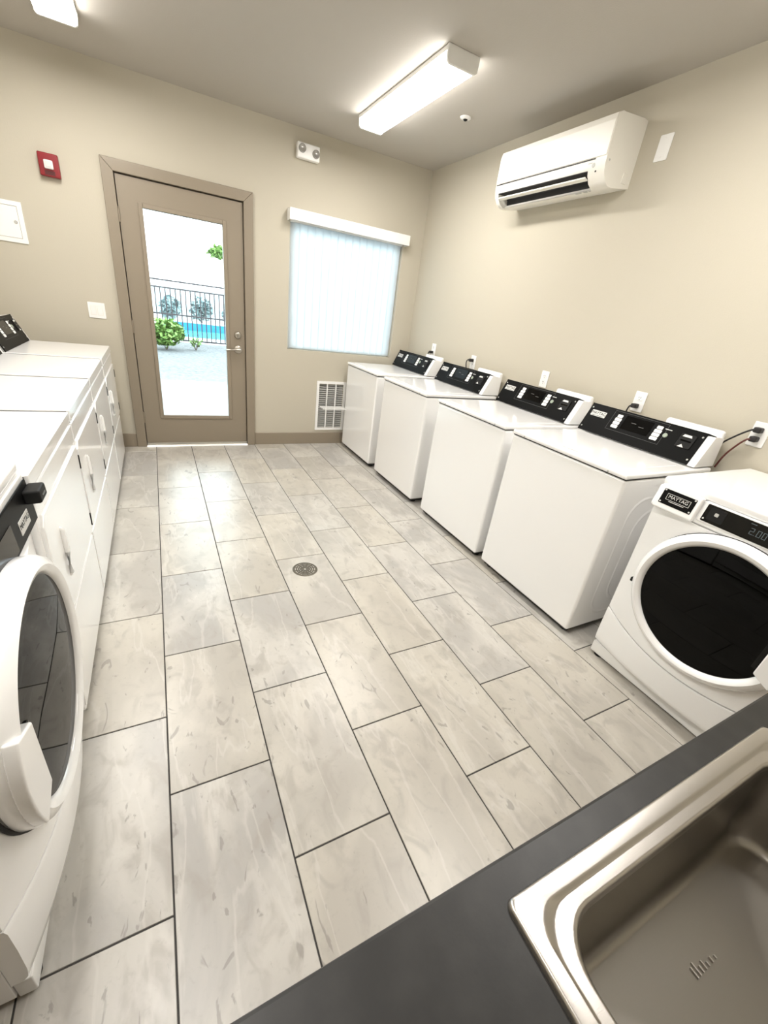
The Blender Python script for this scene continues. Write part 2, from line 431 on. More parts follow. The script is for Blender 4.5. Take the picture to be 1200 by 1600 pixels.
bl = thing('vertical_blind', 'closed white vertical blind glowing with daylight under a white valance', 'blind', (0, 0, WZ0))
z0 = WZ0
bm = bm_new(); box(bm, 1.23, 2.445, -.095, -.085, 2.068 - z0, 2.155 - z0, .002, 1)
box(bm, 1.23, 1.238, -.085, 0, 2.068 - z0, 2.155 - z0, .002, 1); box(bm, 2.437, 2.445, -.085, 0, 2.068 - z0, 2.155 - z0, .002, 1)
box(bm, 1.238, 2.437, -.085, 0, 2.147 - z0, 2.155 - z0)
obj('valance', bm, 'wplastic', bl)
obj('headrail', box(bm_new(), 1.262, 2.42, .005, .045, 2.066 - z0, 2.096 - z0), 'wplastic', bl)
ns = 15; sw = .089; pitch = (2.41 - 1.272 - sw) / (ns - 1)
sl = None
for i in range(ns):
    if sl is None:
        b = bm_new(); pts = []
        for k in range(7):
            u = -sw / 2 + sw * k / 6; pts.append((u, .009 * (1 - (2 * u / sw) ** 2)))
        pts2 = [(u, d + .0012) for u, d in reversed(pts)]
        prism(b, pts + pts2, 1.0 - z0, 2.066 - z0, 'z'); o = sl = obj('slat', b, 'blind', bl)
    else:
        o = sl.copy(); COL.objects.link(o)
    o.location = (1.272 + sw / 2 + pitch * i, .018, 0); o.rotation_euler = (0, 0, radians(10 + random.uniform(-3, 3)))

# ------------------------------------------------------------------ ceiling lamps
def lamp(loc, label):
    t = thing('ceiling_light', label, 'light', loc, 0, 'wraparound ceiling lights')
    L = 1.19
    obj('housing', prism(bm_new(), [(-.100, 0), (.100, 0), (.100, -.024), (-.100, -.024)], -L / 2 + .012, L / 2 - .012, 'y', .002, 1), 'wplastic', t)
    prof = [(-.098, -.0245), (-.094, -.064), (-.082, -.073), (.082, -.073), (.094, -.064), (.098, -.0245)]
    df = obj('diffuser', prism(bm_new(), prof, -L / 2 + .014, L / 2 - .014, 'y'), 'lamp', t, smooth=False)
    df.data.materials.append(M['lampside'])              # ribbed sides of the lens pass less light than its flat bottom
    for p in df.data.polygons:
        if abs(p.normal.x) > .5: p.material_index = 1
    for s in (-1, 1):
        e = [(-.103, 0), (.103, 0), (.103, -.030), (.099, -.068), (.086, -.078), (-.086, -.078), (-.099, -.068), (-.103, -.030)]
        y0 = s * (L / 2 - .014); y1 = s * (L / 2 + .004)
        obj('end_cap', prism(bm_new(), e, min(y0, y1), max(y0, y1), 'y', .003, 1), 'wplastic', t)
    return t
lamp((1.695, -1.215, H), 'long glowing ceiling light between the window and the air conditioner')
lamp((-.235, -1.20, H), 'glowing ceiling light cut by the top edge above the red alarm')
lamp((1.695, -3.55, H), 'glowing ceiling light above the front loading washer by the counter')
lamp((-.235, -3.55, H), 'glowing ceiling light above the left front loading machine')

# ------------------------------------------------------------------ top loading washers (local: x outward to the room, y viewer right)
def box_body(name, parent, w, depth, z0, z1):
    b = bm_new(); box(b, -depth, 0, -w / 2, w / 2, z0, z1, .012, 3); return obj(name, b, 'white', parent)
def console(root, w, d0, d1, z0, z1, dry):
    """slanted control console; d0/z0 lower front edge, d1/z1 upper front edge"""
    back = d1 - .085
    c = obj('console', prism(bm_new(), [(d0 + .004, z0), (d1 + .004, z1 - .006), (d1 - .02, z1 - .003), (back, z1 - .012), (back - .012, z0)], -w / 2 + .014, w / 2 - .006, 'y', .004, 2), 'white', root)
    v = Vector((d1 - d0, 0, z1 - z0)); hh = v.length
    mt = frame_mtx((d0, 0, z0), (0, 1, 0), v)           # u right, v up the slope, w out
    pl, pr = -w / 2 + .002, w / 2 - .042
    b = bm_new(); box(b, pl, pr, .0, hh, .001, .008, .002, 1, mt)
    prism(b, [(pl, 0), (pr, 0), (pr + .032, .016), (pr + .032, .022), (pl, .022)], hh - .004, hh + .002, 'y', 0, 1,
          mt @ Matrix(((1, 0, 0, 0), (0, 1, 0, 0), (0, 0, 1, 0), (0, 0, 0, 1))) @ Matrix(((1, 0, 0, 0), (0, 1, 0, 0), (0, 0, -1, .008), (0, 0, 0, 1))))
    f = obj('fascia', b, 'black', c, label='black slanted control panel')
    def at(u, q, out=.008): return mt @ Matrix.Translation((u, q, out))
    b = bm_new(); plate(b, .10, .036, .0008, .002, at(-.285, hh * .68)); obj('logo_plate', b, 'silver', c, label='small silver name plate')
    b = bm_new(); text_bm(b, 'MAYTAG', .026, at(-.285, hh * .69, .0092), .0003, .92); box(b, -.04, .04, -.0145, -.0125, 0, .0004, 0, 1, at(-.285, hh * .68, .0089))
    obj('logo_text', b, 'black', c)
    b = bm_new(); ringplate(b, .325, .118, .0012, .0004, at(-.03, hh * .62)); obj('control_outline', b, 'dimprint', c)
    b = bm_new(); plate(b, .165, .082, .0012, .003, at(-.028, hh * .65)); obj('display', b, 'glossblack', c)
    for u, q in ((-.05, .69), (0., .63)):
        b = bm_new(); box(b, -.015, .015, -.0015, .0015, 0, .0004, 0, 1, at(u, hh * q, .0092)); obj('display_mark', b, 'dimprint', c)
    for u, n_ in ((-.148, 4), (.094, 4)):
        for k in range(n_):
            b = bm_new(); plate(b, .040 if k < 3 else .032, .0185, .0025, .004, at(u, hh * .43 + k * .0215), 0, 0, .0006); obj('key', b, 'keypad', c)
    b = bm_new(); lathe(b, [(0, .004), (.010, .004), (.0125, .001), (.0125, 0)], 20, at(.140, hh * .62)); obj('button', b, 'btn', c, label='round grey green button')
    b = bm_new(); box(b, -.018, .018, -.002, .002, 0, .0005, 0, 1, at(.14, hh * .81)); obj('button_caption', b, 'silver', c)
    b = bm_new(); plate(b, .075, .075, .006, .006, at(.250, hh * .62), 0, 0, .002); obj('coin_slot', b, 'charcoal', c)
    b = bm_new(); box(b, -.026, .026, -.004, .004, 0, .001, 0, 1, at(.250, hh * .62, .0142)); obj('slot_opening', b, 'glossblack', c)
    for pts, u, q in (([(-.024, -.006), (.024, -.006), (.018, .006), (-.018, .006)], .246, .77), ([(-.016, -.008), (.016, -.008), (.0, .008)], .242, .46)):
        b = bm_new(); prism(b, pts, 0, .0006, 'z', 0, 1, at(u, hh * q, .0142)); obj('slot_mark', b, 'silver', c)
    for u in (pl + .016, pr - .012):
        for q in (.14, .86):
            b = bm_new(); lathe(b, [(0, .0022), (.0035, .0018), (.005, 0)], 10, at(u, hh * q)); obj('screw', b, 'greyprint', c)
    return c

def washer(loc, label):
    w, dep = .73, .69
    t = thing('top_load_washer', label, 'washer', loc, pi, 'top load washers along the right wall')
    b = bm_new(); box(b, -dep, 0, -w / 2, w / 2, .035, .893, .014, 3); body = obj('cabinet', b, 'white', t)
    for s in (-1, 1):                                    # embossed side panels
        b = bm_new()
        for k, (a, bb) in enumerate(((.62, .70), (.54, .62))):
            pts = rrect(a - .12 - .1 * k, bb - .06 * k, .12, 6, -dep / 2 - .02, .45)
            inner = rrect(a - .16 - .1 * k, bb - .04 - .06 * k, .11, 6, -dep / 2 - .02, .45)
            bb2 = bmesh.new(); yy = s * (w / 2 - .0005); y2 = s * (w / 2 + .004)
            A = [bb2.verts.new((p[0], yy, p[1])) for p in pts]; Bq = [bb2.verts.new((p[0] * .98 + q[0] * .02, y2, p[1])) for p, q in zip([((p[0] + q[0]) / 2, (p[1] + q[1]) / 2) for p, q in zip(pts, inner)], inner)]
            Cq = [bb2.verts.new((p[0], yy, p[1])) for p in inner]
            n = len(pts)
            for i in range(n):
                j = (i + 1) % n
                bb2.faces.new((A[i], A[j], Bq[j], Bq[i])); bb2.faces.new((Bq[i], Bq[j], Cq[j], Cq[i]))
            bmesh.ops.recalc_face_normals(bb2, faces=bb2.faces); merge(b, bb2)
        obj('side_rib', b, 'white', body)
    b = bm_new(); box(b, -dep, .006, -w / 2 - .002, w / 2 + .002, .897, .922, .009, 3); top = obj('top_deck', b, 'white', t)
    b = bm_new(); prism(b, rrect(.46, .60, .03, 5, -.275, 0), .919, .9235, 'z', .0015, 2); obj('lid', b, 'white', t)
    b = bm_new(); prism(b, rrect(.02, .12, .008, 3, -.048, 0), .9235, .926, 'z', .001, 1); obj('lid_grip', b, 'white', t)
    obj('deck_seam', box(bm_new(), -dep + .01, -.003, -w / 2 + .004, w / 2 - .004, .892, .898), 'dark', t)
    for y in (-.27, .27):
        b = bm_new(); lathe(b, [(0, .003), (.004, .002), (.005, 0)], 10, frame_mtx((.006, y, .905), (0, 1, 0), (0, 0, 1))); obj('screw', b, 'greyprint', t)
    for x in (-.06, -dep + .06):
        for y in (-w / 2 + .05, w / 2 - .05):
            b = bm_new(); lathe(b, [(.014, .036), (.014, .012), (.024, .010), (.024, 0), (0, 0)], 14, Matrix.Translation((x, y, 0))); obj('foot', b, 'charcoal', t)
    obj('base_frame', box(bm_new(), -dep + .03, -.025, -w / 2 + .02, w / 2 - .02, .014, .037), 'dark', t)
    console(t, .725, -.535, -.612, .928, 1.086, False)
    b = bm_new(); box(b, -.728, -.685, .05, .345, .93, 1.108, .016, 4); obj('meter_box', b, 'white', t, label='white rounded box behind the console')
    return t
w1 = washer((1.885, -.465, 0), 'top loading washer in the far corner beside the wall vent')
dup(w1, (1.885, -1.34, 0), 'second top loading washer from the back corner')
dup(w1, (1.885, -2.235, 0), 'third top loading washer from the back corner, beside the floor drain')
dup(w1, (1.885, -3.03, 0), 'top loading washer next to the right front loading machine')

# ------------------------------------------------------------------ dryers on the left
def dryer(loc, label, w):
    dep = .69
    t = thing('dryer', label, 'dryer', loc, 0, 'white dryers along the left wall')
    b = bm_new(); box(b, -dep, 0, -w / 2, w / 2, .02, .878, .008, 2); obj('cabinet', b, 'white', t)
    b = bm_new(); box(b, -dep, .005, -w / 2 + .007, w / 2 - .007, .876, .92, .004, 3); obj('top_deck', b, 'white', t)
    obj('deck_seam', box(bm_new(), -dep + .01, -.004, -w / 2 + .0005, w / 2 - .0005, .872, .9165), 'gasket_gap', t)  # dark strip stands in for the shade in the gap between decks
    b = bm_new(); box(b, -.01, .0045, -w / 2 + .004, w / 2 - .004, .795, .866, .003, 2); obj('upper_panel', b, 'white', t)
    x0, x1 = -w / 2 + .012, w / 2 - .012
    pts = [(x1, .392), (x1, .785), (x0 + .03, .785), (x0, .755), (x0, .392)]
    b = bm_new(); prism(b, pts, -.008, .010, 'x', .004, 2); d = obj('door', b, 'white', t)
    b = bm_new()                                         # pull: a bowed vertical grip standing on the door
    tube(b, [(.008, x0 + .155, .675), (.014, x0 + .155, .666), (.016, x0 + .155, .585), (.014, x0 + .155, .504), (.008, x0 + .155, .495)], .0075, 8); h = obj('handle', b, 'wplastic', d)
    for z in (.44, .71):
        obj('hinge', box(bm_new(), .000, .013, x1 + .002, x1 + .010, z - .03, z + .03, .002, 1), 'charcoal', d)
    b = bm_new(); box(b, -.01, .0045, -w / 2 + .004, w / 2 - .004, .045, .362, .003, 2); obj('lower_panel', b, 'white', t)
    obj('base_gap', box(bm_new(), -dep + .02, -.015, -w / 2 + .01, w / 2 - .01, .0, .022), 'dark', t)
    b = bm_new()
    for y in (-w / 2 + .014, w / 2 - .014): lathe(b, [(0, .003), (.005, .002), (.006, 0)], 10, frame_mtx((.005, y, .882), (0, 1, 0), (0, 0, 1)))
    obj('clip', b, 'greyprint', t)
    console(t, w - .01, -.495, -.575, .92, 1.086, True)
    return t
d1 = dryer((-.25, -.60, 0), 'farthest white dryer, against the back wall beside the door', .70)
dup(d1, (-.25, -1.32, 0), 'second white dryer from the back wall')
dup(d1, (-.25, -2.035, 0), 'third white dryer from the back wall')
dup(d1, (-.25, -2.745, 0), 'nearest white dryer, beside the left front loading machine')

# ------------------------------------------------------------------ front loaders (local x outward, y viewer right)
def front_loader(kind):
    right = kind == 'right'
    w, dep = .73, .70
    if right: t = thing('front_load_washer', 'front loading washer with black round door and lit display beside the counter', 'washer', (1.935, -3.885, 0), pi)
    else: t = thing('front_load_dryer', 'front loading machine with round glass door in the near left row', 'washing machine', (-.268, -3.4655, 0), 0)
    hw = w / 2; DB = .045
    bow = lambda y: DB * max(0, 1 - (y / hw) ** 2)
    zb = .555 if right else .548; r0 = .262; zt = .838 if right else .79
    seam = lambda y: .212 + .075 * (y / hw) ** 2
    b = bm_new(); box(b, -dep, -.02, -hw, hw, .02, .93, .008, 2)
    # cut the front face open around the drum: replace by side skins
    b.free(); b = bm_new()
    for y0, y1 in ((-hw, -hw + .012), (hw - .012, hw)): box(b, -dep, -.0315, y0, y1, .02, .93, .003, 2)
    box(b, -dep, -dep + .012, -hw, hw, .02, .93); box(b, -dep, -.032, -hw + .001, hw - .001, .021, .25)
    cab = obj('cabinet', b, 'white', t)
    b = bm_new(); box(b, -dep, .010, -hw - .002, hw + .002, .932, .968, .012, 3); obj('top_lid', b, 'white', t)
    # front panel with round opening: polar loft
    def bound(a):
        c, s = cos(a), sin(a); k = 10
        if c > 1e-6: k = min(k, hw / c)
        if c < -1e-6: k = min(k, -hw / c)
        if s > 1e-6: k = min(k, (zt - zb) / s)
        if s < -1e-6:
            kk = (zb - .25) / -s
            for _ in range(30): kk = (zb - seam(max(-hw, min(hw, kk * c))) - .003) / -s
            k = min(k, kk)
        return k
    angs = sorted(set([2 * pi * i / 96 for i in range(96)] + [atan2(zt - zb, hw) % (2 * pi), atan2(zt - zb, -hw) % (2 * pi), atan2(seam(hw) + .003 - zb, hw) % (2 * pi), atan2(seam(hw) + .003 - zb, -hw) % (2 * pi)]))
    b = bm_new(); rings = []
    for f in (-1, 0, .25, .5, .75, 1, 2):
        ring = []
        for a in angs:
            ff = min(max(f, 0), 1); R_ = r0 * (1 - ff) + bound(a) * ff
            y, z = R_ * cos(a), zb + R_ * sin(a)
            d = bow(y) - (.03 if f in (-1, 2) else 0)
            ring.append(b.verts.new((d, y, z)))
        rings.append(ring)
    n = len(angs)
    for A, Bq in zip(rings, rings[1:]):
        for i in range(n): b.faces.new((A[i], A[(i + 1) % n], Bq[(i + 1) % n], Bq[i]))
    bmesh.ops.recalc_face_normals(b, faces=b.faces)
    obj('front_panel', b, 'white', t)
    # lower panel
    b = bm_new(); NY = 24; top = []; bot = []; tb = []; bb = []
    zl = .075
    rows = []
    prof = [(-.03, 1.0), (0, 1.0), (.004, .94), (.005, .6), (.004, .2), (0, .06), (-.012, .0), (-.03, 0)]
    for dd, q in prof:
        row = []
        for i in range(NY + 1):
            y = -hw + w * i / NY
            row.append(b.verts.new((bow(y) * (1 if dd > -.02 else 1) + dd, y, zl + (seam(y) - .003 - zl) * q)))
        rows.append(row)
    for A, Bq in zip(rows, rows[1:]):
        for i in range(NY): b.faces.new((A[i], A[i + 1], Bq[i + 1], Bq[i]))
    for i in range(NY): b.faces.new((rows[0][i], rows[0][i + 1], rows[-1][i + 1], rows[-1][i]))
    for k in (0, NY): b.faces.new([r[k] for r in rows])
    bmesh.ops.recalc_face_normals(b, faces=b.faces)
    obj('lower_panel', b, 'white', t)
    b = bm_new(); box(b, -.03, .003, -hw + .002, hw - .002, .012, .072, .003, 1); obj('kick_plate', b, 'wplastic', t)
    for y in (-hw + .04, hw - .04):
        b = bm_new(); lathe(b, [(.016, .02), (.022, .010), (.022, 0), (0, 0)], 14, Matrix.Translation((-.02, y, 0))); obj('foot', b, 'charcoal', t)
    # fascia
    b = bm_new()
    if right:
        prism(b, [(-.03, zt + .002), (.03, zt + .002), (.036, zt + .01), (.016, .930), (-.03, .930)], -hw, hw, 'y', .003, 2)
    else:
        prism(b, [(-.03, zt + .002), (.018, zt + .002), (.022, zt + .008), (.014, .931), (-.03, .931)], -hw, hw, 'y', .003, 2)
    fa = obj('fascia', b, 'white', t)
    if right: A_, B_ = Vector((.036, 0, zt + .01)), Vector((.016, 0, .930))
    else: A_, B_ = Vector((.022, 0, zt + .008)), Vector((.014, 0, .931))
    hh = (B_ - A_).length; mt = frame_mtx(A_, (0, 1, 0), B_ - A_)
    at = lambda u, q, o=0.: mt @ Matrix.Translation((u, q, o))
    if right:
        # detergent drawer with the name plate (local y = -(world y + 3.885))
        b = bm_new(); box(b, -.35, -.187, -.008, .094, -.004, .022, .008, 3, at(0, 0)); dr = obj('drawer', b, 'white', t)
        b = bm_new(); plate(b, .128, .062, .0015, .004, at(-.267, .046, .0215)); obj('name_plate', b, 'black', dr, label='black name plate on the drawer')
        b = bm_new(); text_bm(b, 'MAYTAG', .0195, at(-.265, .050, .0234), .0003, .98); ringplate(b, .092, .026, .0016, .0004, at(-.265, .049, .0231)); box(b, -.03, .03, -.0012, .0012, 0, .0004, 0, 1, at(-.265, .0315, .0231))
        obj('logo_text', b, 'silver', dr)
        for u, q in ((-.325, .022), (-.325, .072), (-.209, .022), (-.209, .072)):
            b = bm_new(); lathe(b, [(0, .0015), (.003, .001), (.0036, 0)], 8, at(u, q, .023)); obj('screw', b, 'silver', dr)
        b = bm_new(); box(b, -.182, .345, .008, .090, .0, .006, .004, 2, at(0, 0)); obj('display_bezel', b, 'white', t)
        b = bm_new(); plate(b, .505, .068, .002, .005, at(.082, .048, .0055)); dp = obj('display', b, 'glossblack', t, label='long black display panel')
        b = bm_new(); plate(b, .055, .05, .0015, .004, at(-.128, .05, .0075)); obj('card_reader', b, 'charcoal', dp)
        b = bm_new(); plate(b, .013, .013, .0015, .003, at(-.128, .052, .009)); obj('reader_button', b, 'greyprint', dp)
        b = bm_new(); seg7(b, '2.00', .024, at(.012, .047, .0077) @ Matrix.Rotation(0, 4, 'Z')); box(b, -.036, -.018, .024, .027, 0, .0004, 0, 1, at(.012, .047, .0077)); obj('digits', b, 'digits', dp)
        for u in (-.155, -.162):
            pass
        for k in range(4):
            b = bm_new(); plate(b, .03, .016, .002, .004, at(.12 + .05 * k, .046, .0075)); obj('key', b, 'silver', dp)
        for u, q in ((-.163, .024), (.327, .024)):
            b = bm_new(); lathe(b, [(0, .0015), (.003, .001), (.0036, 0)], 8, at(u, q, .0075)); obj('screw', b, 'silver', dp)
    else:
        b = bm_new(); box(b, -.352, .356, .004, hh - .012, .0, .006, .003, 1, at(0, 0)); dp = obj('control_panel', b, 'black', t, label='black control panel under the white top')
        b = bm_new(); box(b, .296, .3645, .070, .106, .004, .042, .006, 2, at(0, 0)); cb = obj('coin_box', b, 'charcoal', t, label='black box standing out at the far end of the panel')
        b = bm_new(); box(b, .315, .348, .084, .090, .042, .0426, 0, 1, at(0, 0)); obj('slot', b, 'glossblack', cb)
        b = bm_new(); plate(b, .085, .036, .0012, .002, at(.250, .046, .006)); obj('logo_plate', b, 'silver', dp)
        b = bm_new(); text_bm(b, 'MAYTAG', .0205, at(.250, .048, .0074), .0003, .95); obj('logo_text', b, 'black', dp)
        b = bm_new(); plate(b, .16, .07, .0012, .004, at(.08, .05, .006)); obj('display', b, 'glossblack', dp)
        for k in range(4):
            b = bm_new(); plate(b, .03, .02, .003, .004, at(-.08 - .055 * k, .05, .006)); obj('key', b, 'charcoal', dp)
    # door: ring, glass, grip; axis along +x
    ax = frame_mtx((0, 0, zb), (0, 1, 0), (0, 0, 1))
    ro, ri, hf = .297, .250, .082
    b = bm_new()
    lathe(b, [(ro - .012, .020), (ro, .030), (ro + .001, .052), (ro - .006, .066), (ro - .02, .074), (ri + .022, hf - .004), (ri + .010, hf - .008), (ri, .064), (ri - .004, .02)], 96, ax, True)
    dring = obj('door_ring', b, 'white', t)
    b = bm_new(); lathe(b, [(0, .067), (.12, .0665), (.2, .0655), (ri + .002, .063), (ri + .002, .058), (.12, .061), (0, .0615)], 72, ax, True)
    obj('door_glass', b, 'washglass', dring, label='dark tinted round glass')
    # grip on the lower outer side of the ring
    sg = 1 if right else -1
    a0, a1 = (radians(-27), radians(22)) if right else (radians(156), radians(205))
    outer = [(ro + .0025) * Vector((cos(a0 + (a1 - a0) * i / 14), sin(a0 + (a1 - a0) * i / 14))) for i in range(15)]
    rg = .236 if right else .220
    inn0, inn1 = rg * Vector((cos(a0), sin(a0))), rg * Vector((cos(a1), sin(a1)))
    am = (a0 + a1) / 2
    pts = [tuple(p) for p in outer] + ([tuple(inn1), tuple(inn0)])
    b = bm_new(); prism(b, pts, .055, .081, 'z', .005, 3, ax); obj('grip', b, 'white', dring, label='white grip across the lower side of the door ring')
    ch = (inn1 - inn0).normalized(); nn = Vector((-cos(am), -sin(am)))
    q0, q1 = inn0 + ch * .012, inn1 - ch * .012
    b = bm_new(); prism(b, [tuple(q0), tuple(q1), tuple(q1 + nn * .018), tuple(q0 + nn * .018)], .063, .070, 'z', .002, 1, ax); obj('grip_recess', b, 'glossblack', dring)
    b = bm_new()  # dark band as painted shade: round the right ring, under the left grip
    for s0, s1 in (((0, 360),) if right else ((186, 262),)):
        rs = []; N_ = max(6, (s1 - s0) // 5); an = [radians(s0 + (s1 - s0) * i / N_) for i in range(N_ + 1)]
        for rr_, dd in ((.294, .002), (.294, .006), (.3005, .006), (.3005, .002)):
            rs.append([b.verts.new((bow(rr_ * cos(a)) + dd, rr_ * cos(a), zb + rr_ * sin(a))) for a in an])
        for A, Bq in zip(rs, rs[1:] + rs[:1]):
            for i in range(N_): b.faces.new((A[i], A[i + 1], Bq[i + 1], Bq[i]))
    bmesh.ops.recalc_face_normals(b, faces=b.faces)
    obj('door_gap_shade', b, 'dark', dring)
    b = bm_new(); box(b, .026, .045, -.006 - sg * .302, .006 - sg * .302, zb - .07, zb - .05, .002, 1); obj('hinge_pin', b, 'charcoal', dring)
    # gasket and drum
    b = bm_new(); lathe(b, [(.262, .03), (.250, .02), (.235, .0), (.235, -.05), (.262, -.06)], 64, ax); obj('gasket', b, 'gasket_gap', t)
    b = bm_new(); lathe(b, [(.238, -.05), (.262, -.08), (.275, -.10), (.275, -.50), (.2, -.52), (.06, -.50), (0, -.49)], 64, ax); dm = obj('drum', b, 'drum', t)
    for k in range(3):
        a = radians(25 + 120 * k)
        b = bm_new(); prism(b, [(.275, -.045), (.205, -.012), (.205, .012), (.275, .045)], -.48, -.12, 'z', .008, 2, ax @ Matrix.Rotation(a, 4, 'Z')); obj('baffle', b, 'drum', dm)
    return t
front_loader('right'); front_loader('left')

# ------------------------------------------------------------------ air conditioner
AY0, AY1 = -2.305, -1.365
ac = thing('air_conditioner', 'white wall-mounted split air conditioner high on the right wall', 'air conditioner', (XR, (AY0 + AY1) / 2, 2.23))
z_ = 2.23
def acp(pts): return [(-d, z - z_) for d, z in pts]
full = [(0, 2.262), (.06, 2.252), (.14, 2.238), (.175, 2.240), (.205, 2.258), (.230, 2.292), (.241, 2.33), (.244, 2.40), (.243, 2.525), (.234, 2.548), (.21, 2.562), (.03, 2.577), (0, 2.574)]
cut = [(0, 2.262), (.06, 2.252), (.135, 2.239), (.160, 2.240), (.12, 2.275), (.13, 2.322), (.2355, 2.3155), (.241, 2.33), (.244, 2.40), (.243, 2.525), (.234, 2.548), (.21, 2.562), (.03, 2.577), (0, 2.574)]
hw = (AY1 - AY0) / 2
oy0, oy1 = -hw + .115, hw - .035
b = bm_new()
prism(b, acp(full), -hw, oy0, 'y'); prism(b, acp(cut), oy0, oy1, 'y'); prism(b, acp(full), oy1, hw, 'y')
obj('body', b, 'cream', ac)
pan = [(.238, 2.365), (.2475, 2.37), (.2475, 2.522), (.238, 2.552), (.205, 2.567), (.19, 2.566), (.20, 2.55), (.235, 2.52)]
b = bm_new(); prism(b, acp(pan), -hw + .004, hw - .004, 'y', .002, 2); obj('front_panel', b, 'cream', ac)
obj('panel_seam', prism(bm_new(), acp([(.24, 2.361), (.2449, 2.361), (.2449, 2.366), (.24, 2.366)]), -hw + .075, hw - .01, 'y'), 'charcoal', ac)
b = bm_new(); prism(b, acp([(.121, 2.276), (.1305, 2.3205), (.2345, 2.3152), (.2345, 2.3115), (.147, 2.313), (.138, 2.261)]), oy0 + .001, oy1 - .001, 'y'); obj('outlet', b, 'dark', ac)
b = bm_new(); prism(b, acp([(.236, 2.287), (.234, 2.291), (.209, 2.281), (.208, 2.276), (.214, 2.274), (.234, 2.282)]), oy0 + .01, oy1 - .01, 'y', .002, 2); obj('louver', b, 'cream', ac)
b = bm_new(); prism(b, acp([(.180, 2.306), (.178, 2.302), (.15, 2.288), (.152, 2.293)]), oy0 + .01, oy1 - .01, 'y'); obj('upper_louver', b, 'charcoal', ac)
for y, z, s in ((-hw + .08, 2.335, .011),):
    b = bm_new(); lathe(b, [(0, .002), (s, .002), (s, 0)], 16, frame_mtx((-.2405, y, z - z_), (0, -1, 0), (0, 0, 1))); obj('indicator', b, 'greyprint', ac)
b = bm_new(); lathe(b, [(0, .0015), (.004, .001), (.005, 0)], 10, frame_mtx((-.236, -hw + .06, 2.29 - z_ + .015), (0, -1, 0), (0, 0, 1))); obj('sensor', b, 'charcoal', ac)
b = bm_new(); box(b, -.2425, -.2415, -hw + .09, -hw + .12, 2.345 - z_, 2.349 - z_)
obj('print', b, 'greyprint', ac)
mt = frame_mtx((-.155, -hw + .20, 2.2385 - z_), (0, -1, 0), (-.5, 0, .03))
b = bm_new(); box(b, -.04, 0, -.006, .006, -.0005, .0008, 0, 1, mt); box(b, .02, .045, -.006, .006, -.0005, .0008, 0, 1, mt); box(b, .06, .07, -.004, .004, -.0005, .0008, 0, 1, mt); obj('badge', b, 'greyprint', ac)
b = bm_new(); box(b, -.075, -.035, -hw - .004, -hw + .002, 2.275 - z_, 2.325 - z_, .003, 2); obj('side_knockout', b, 'cream', ac)
b = bm_new(); lathe(b, [(0, .0015), (.005, .001), (.006, 0)], 10, frame_mtx((-.215, -hw, 2.352 - z_), (1, 0, 0), (0, 0, 1))); obj('screw', b, 'greyprint', ac)

# ------------------------------------------------------------------ wall fittings
bp = thing('blank_plate', 'white blank cover plate beside the air conditioner', 'wall plate', (XR, -2.457, 2.425))
b = bm_new(); plate(b, .075, .118, .006, .004, frame_mtx((0, 0, 0), (0, -1, 0), (0, 0, 1)), 0, 0, .002); obj('plate', b, 'wplastic', bp)
for z in (-.042, .042):
    b = bm_new(); lathe(b, [(0, .0015), (.003, .001), (.004, 0)], 8, frame_mtx((-.006, 0, z), (0, -1, 0), (0, 0, 1))); obj('screw', b, 'wplastic', bp)

def outlet(y, z, label, plugs):
    t = thing('wall_outlet', label, 'outlet', (XR, y, z), 0, 'outlets above the right hand machines')
    F = frame_mtx((0, 0, 0), (0, -1, 0), (0, 0, 1))
    b = bm_new(); plate(b, .072, .117, .006, .004, F, 0, 0, .002); obj('plate', b, 'wplastic', t)
    for q in (-.021, .021):
        b = bm_new(); plate(b, .034, .030, .003, .012, F @ Matrix.Translation((0, q, .0055))); r = obj('receptacle', b, 'wplastic', t)
        b = bm_new()
        for u in (-.006, .006): box(b, u - .0012, u + .0012, q - .001, q + .009, .0085, .0092, 0, 1, F)
        box(b, -.0025, .0025, q - .010, q - .006, .0085, .0092, 0, 1, F); obj('slots', b, 'dark', r)
    return t
def plug(y, z, label, path, m='cord', big=1.0):
    t = thing('power_cord', label, 'power cord', (XR, y, z), 0, 'power cords plugged in above the machines')
    b = bm_new(); box(b, -.050 * big, -.0105, -.016, .016, -.013, .013, .006, 2); obj('plug', b, 'cord', t)
    b = bm_new(); tube(b, smooth_pts([(-.042 * big, 0, 0)] + path, 6), .0045, 8); obj('cable', b, m, t)
    return t
outlet(-.535, 1.156, 'white outlet behind the washer in the far corner', 1)
plug(-.535, 1.130, 'black plug and cord behind the washer in the far corner', [(-.050, .02, -.01), (-.03, .04, -.09), (-.022, .05, -.25)])
outlet(-1.215, 1.13, 'white outlet behind the second washer from the corner', 1)
plug(-1.215, 1.145, 'black plug with arched cord behind the second washer from the corner', [(-.052, .02, .0), (-.045, .045, -.03), (-.022, .05, -.12), (-.02, .05, -.25)])
outlet(-2.085, 1.135, 'white empty outlet behind the third washer from the corner', 0)
outlet(-2.85, 1.14, 'white outlet with one free socket above the fourth washer from the corner', 1)
plug(-2.85, 1.116, 'flat black plug above the fourth washer from the corner', [(-.050, .02, -.01), (-.032, .04, -.08), (-.022, .05, -.24)])
outlet(-3.485, 1.125, 'white outlet holding two black plugs above the right front loading washer', 2)
plug(-3.485, 1.147, 'black cord from the top socket above the right front loading washer', [(-.055, .02, -.005), (-.05, .07, -.05), (-.04, .12, -.11), (-.03, .15, -.2)])
plug(-3.485, 1.103, 'dark red cord from the lower socket above the right front loading washer', [(-.05, .02, -.008), (-.045, .05, -.05), (-.04, .08, -.11), (-.03, .10, -.18)], 'redcord')

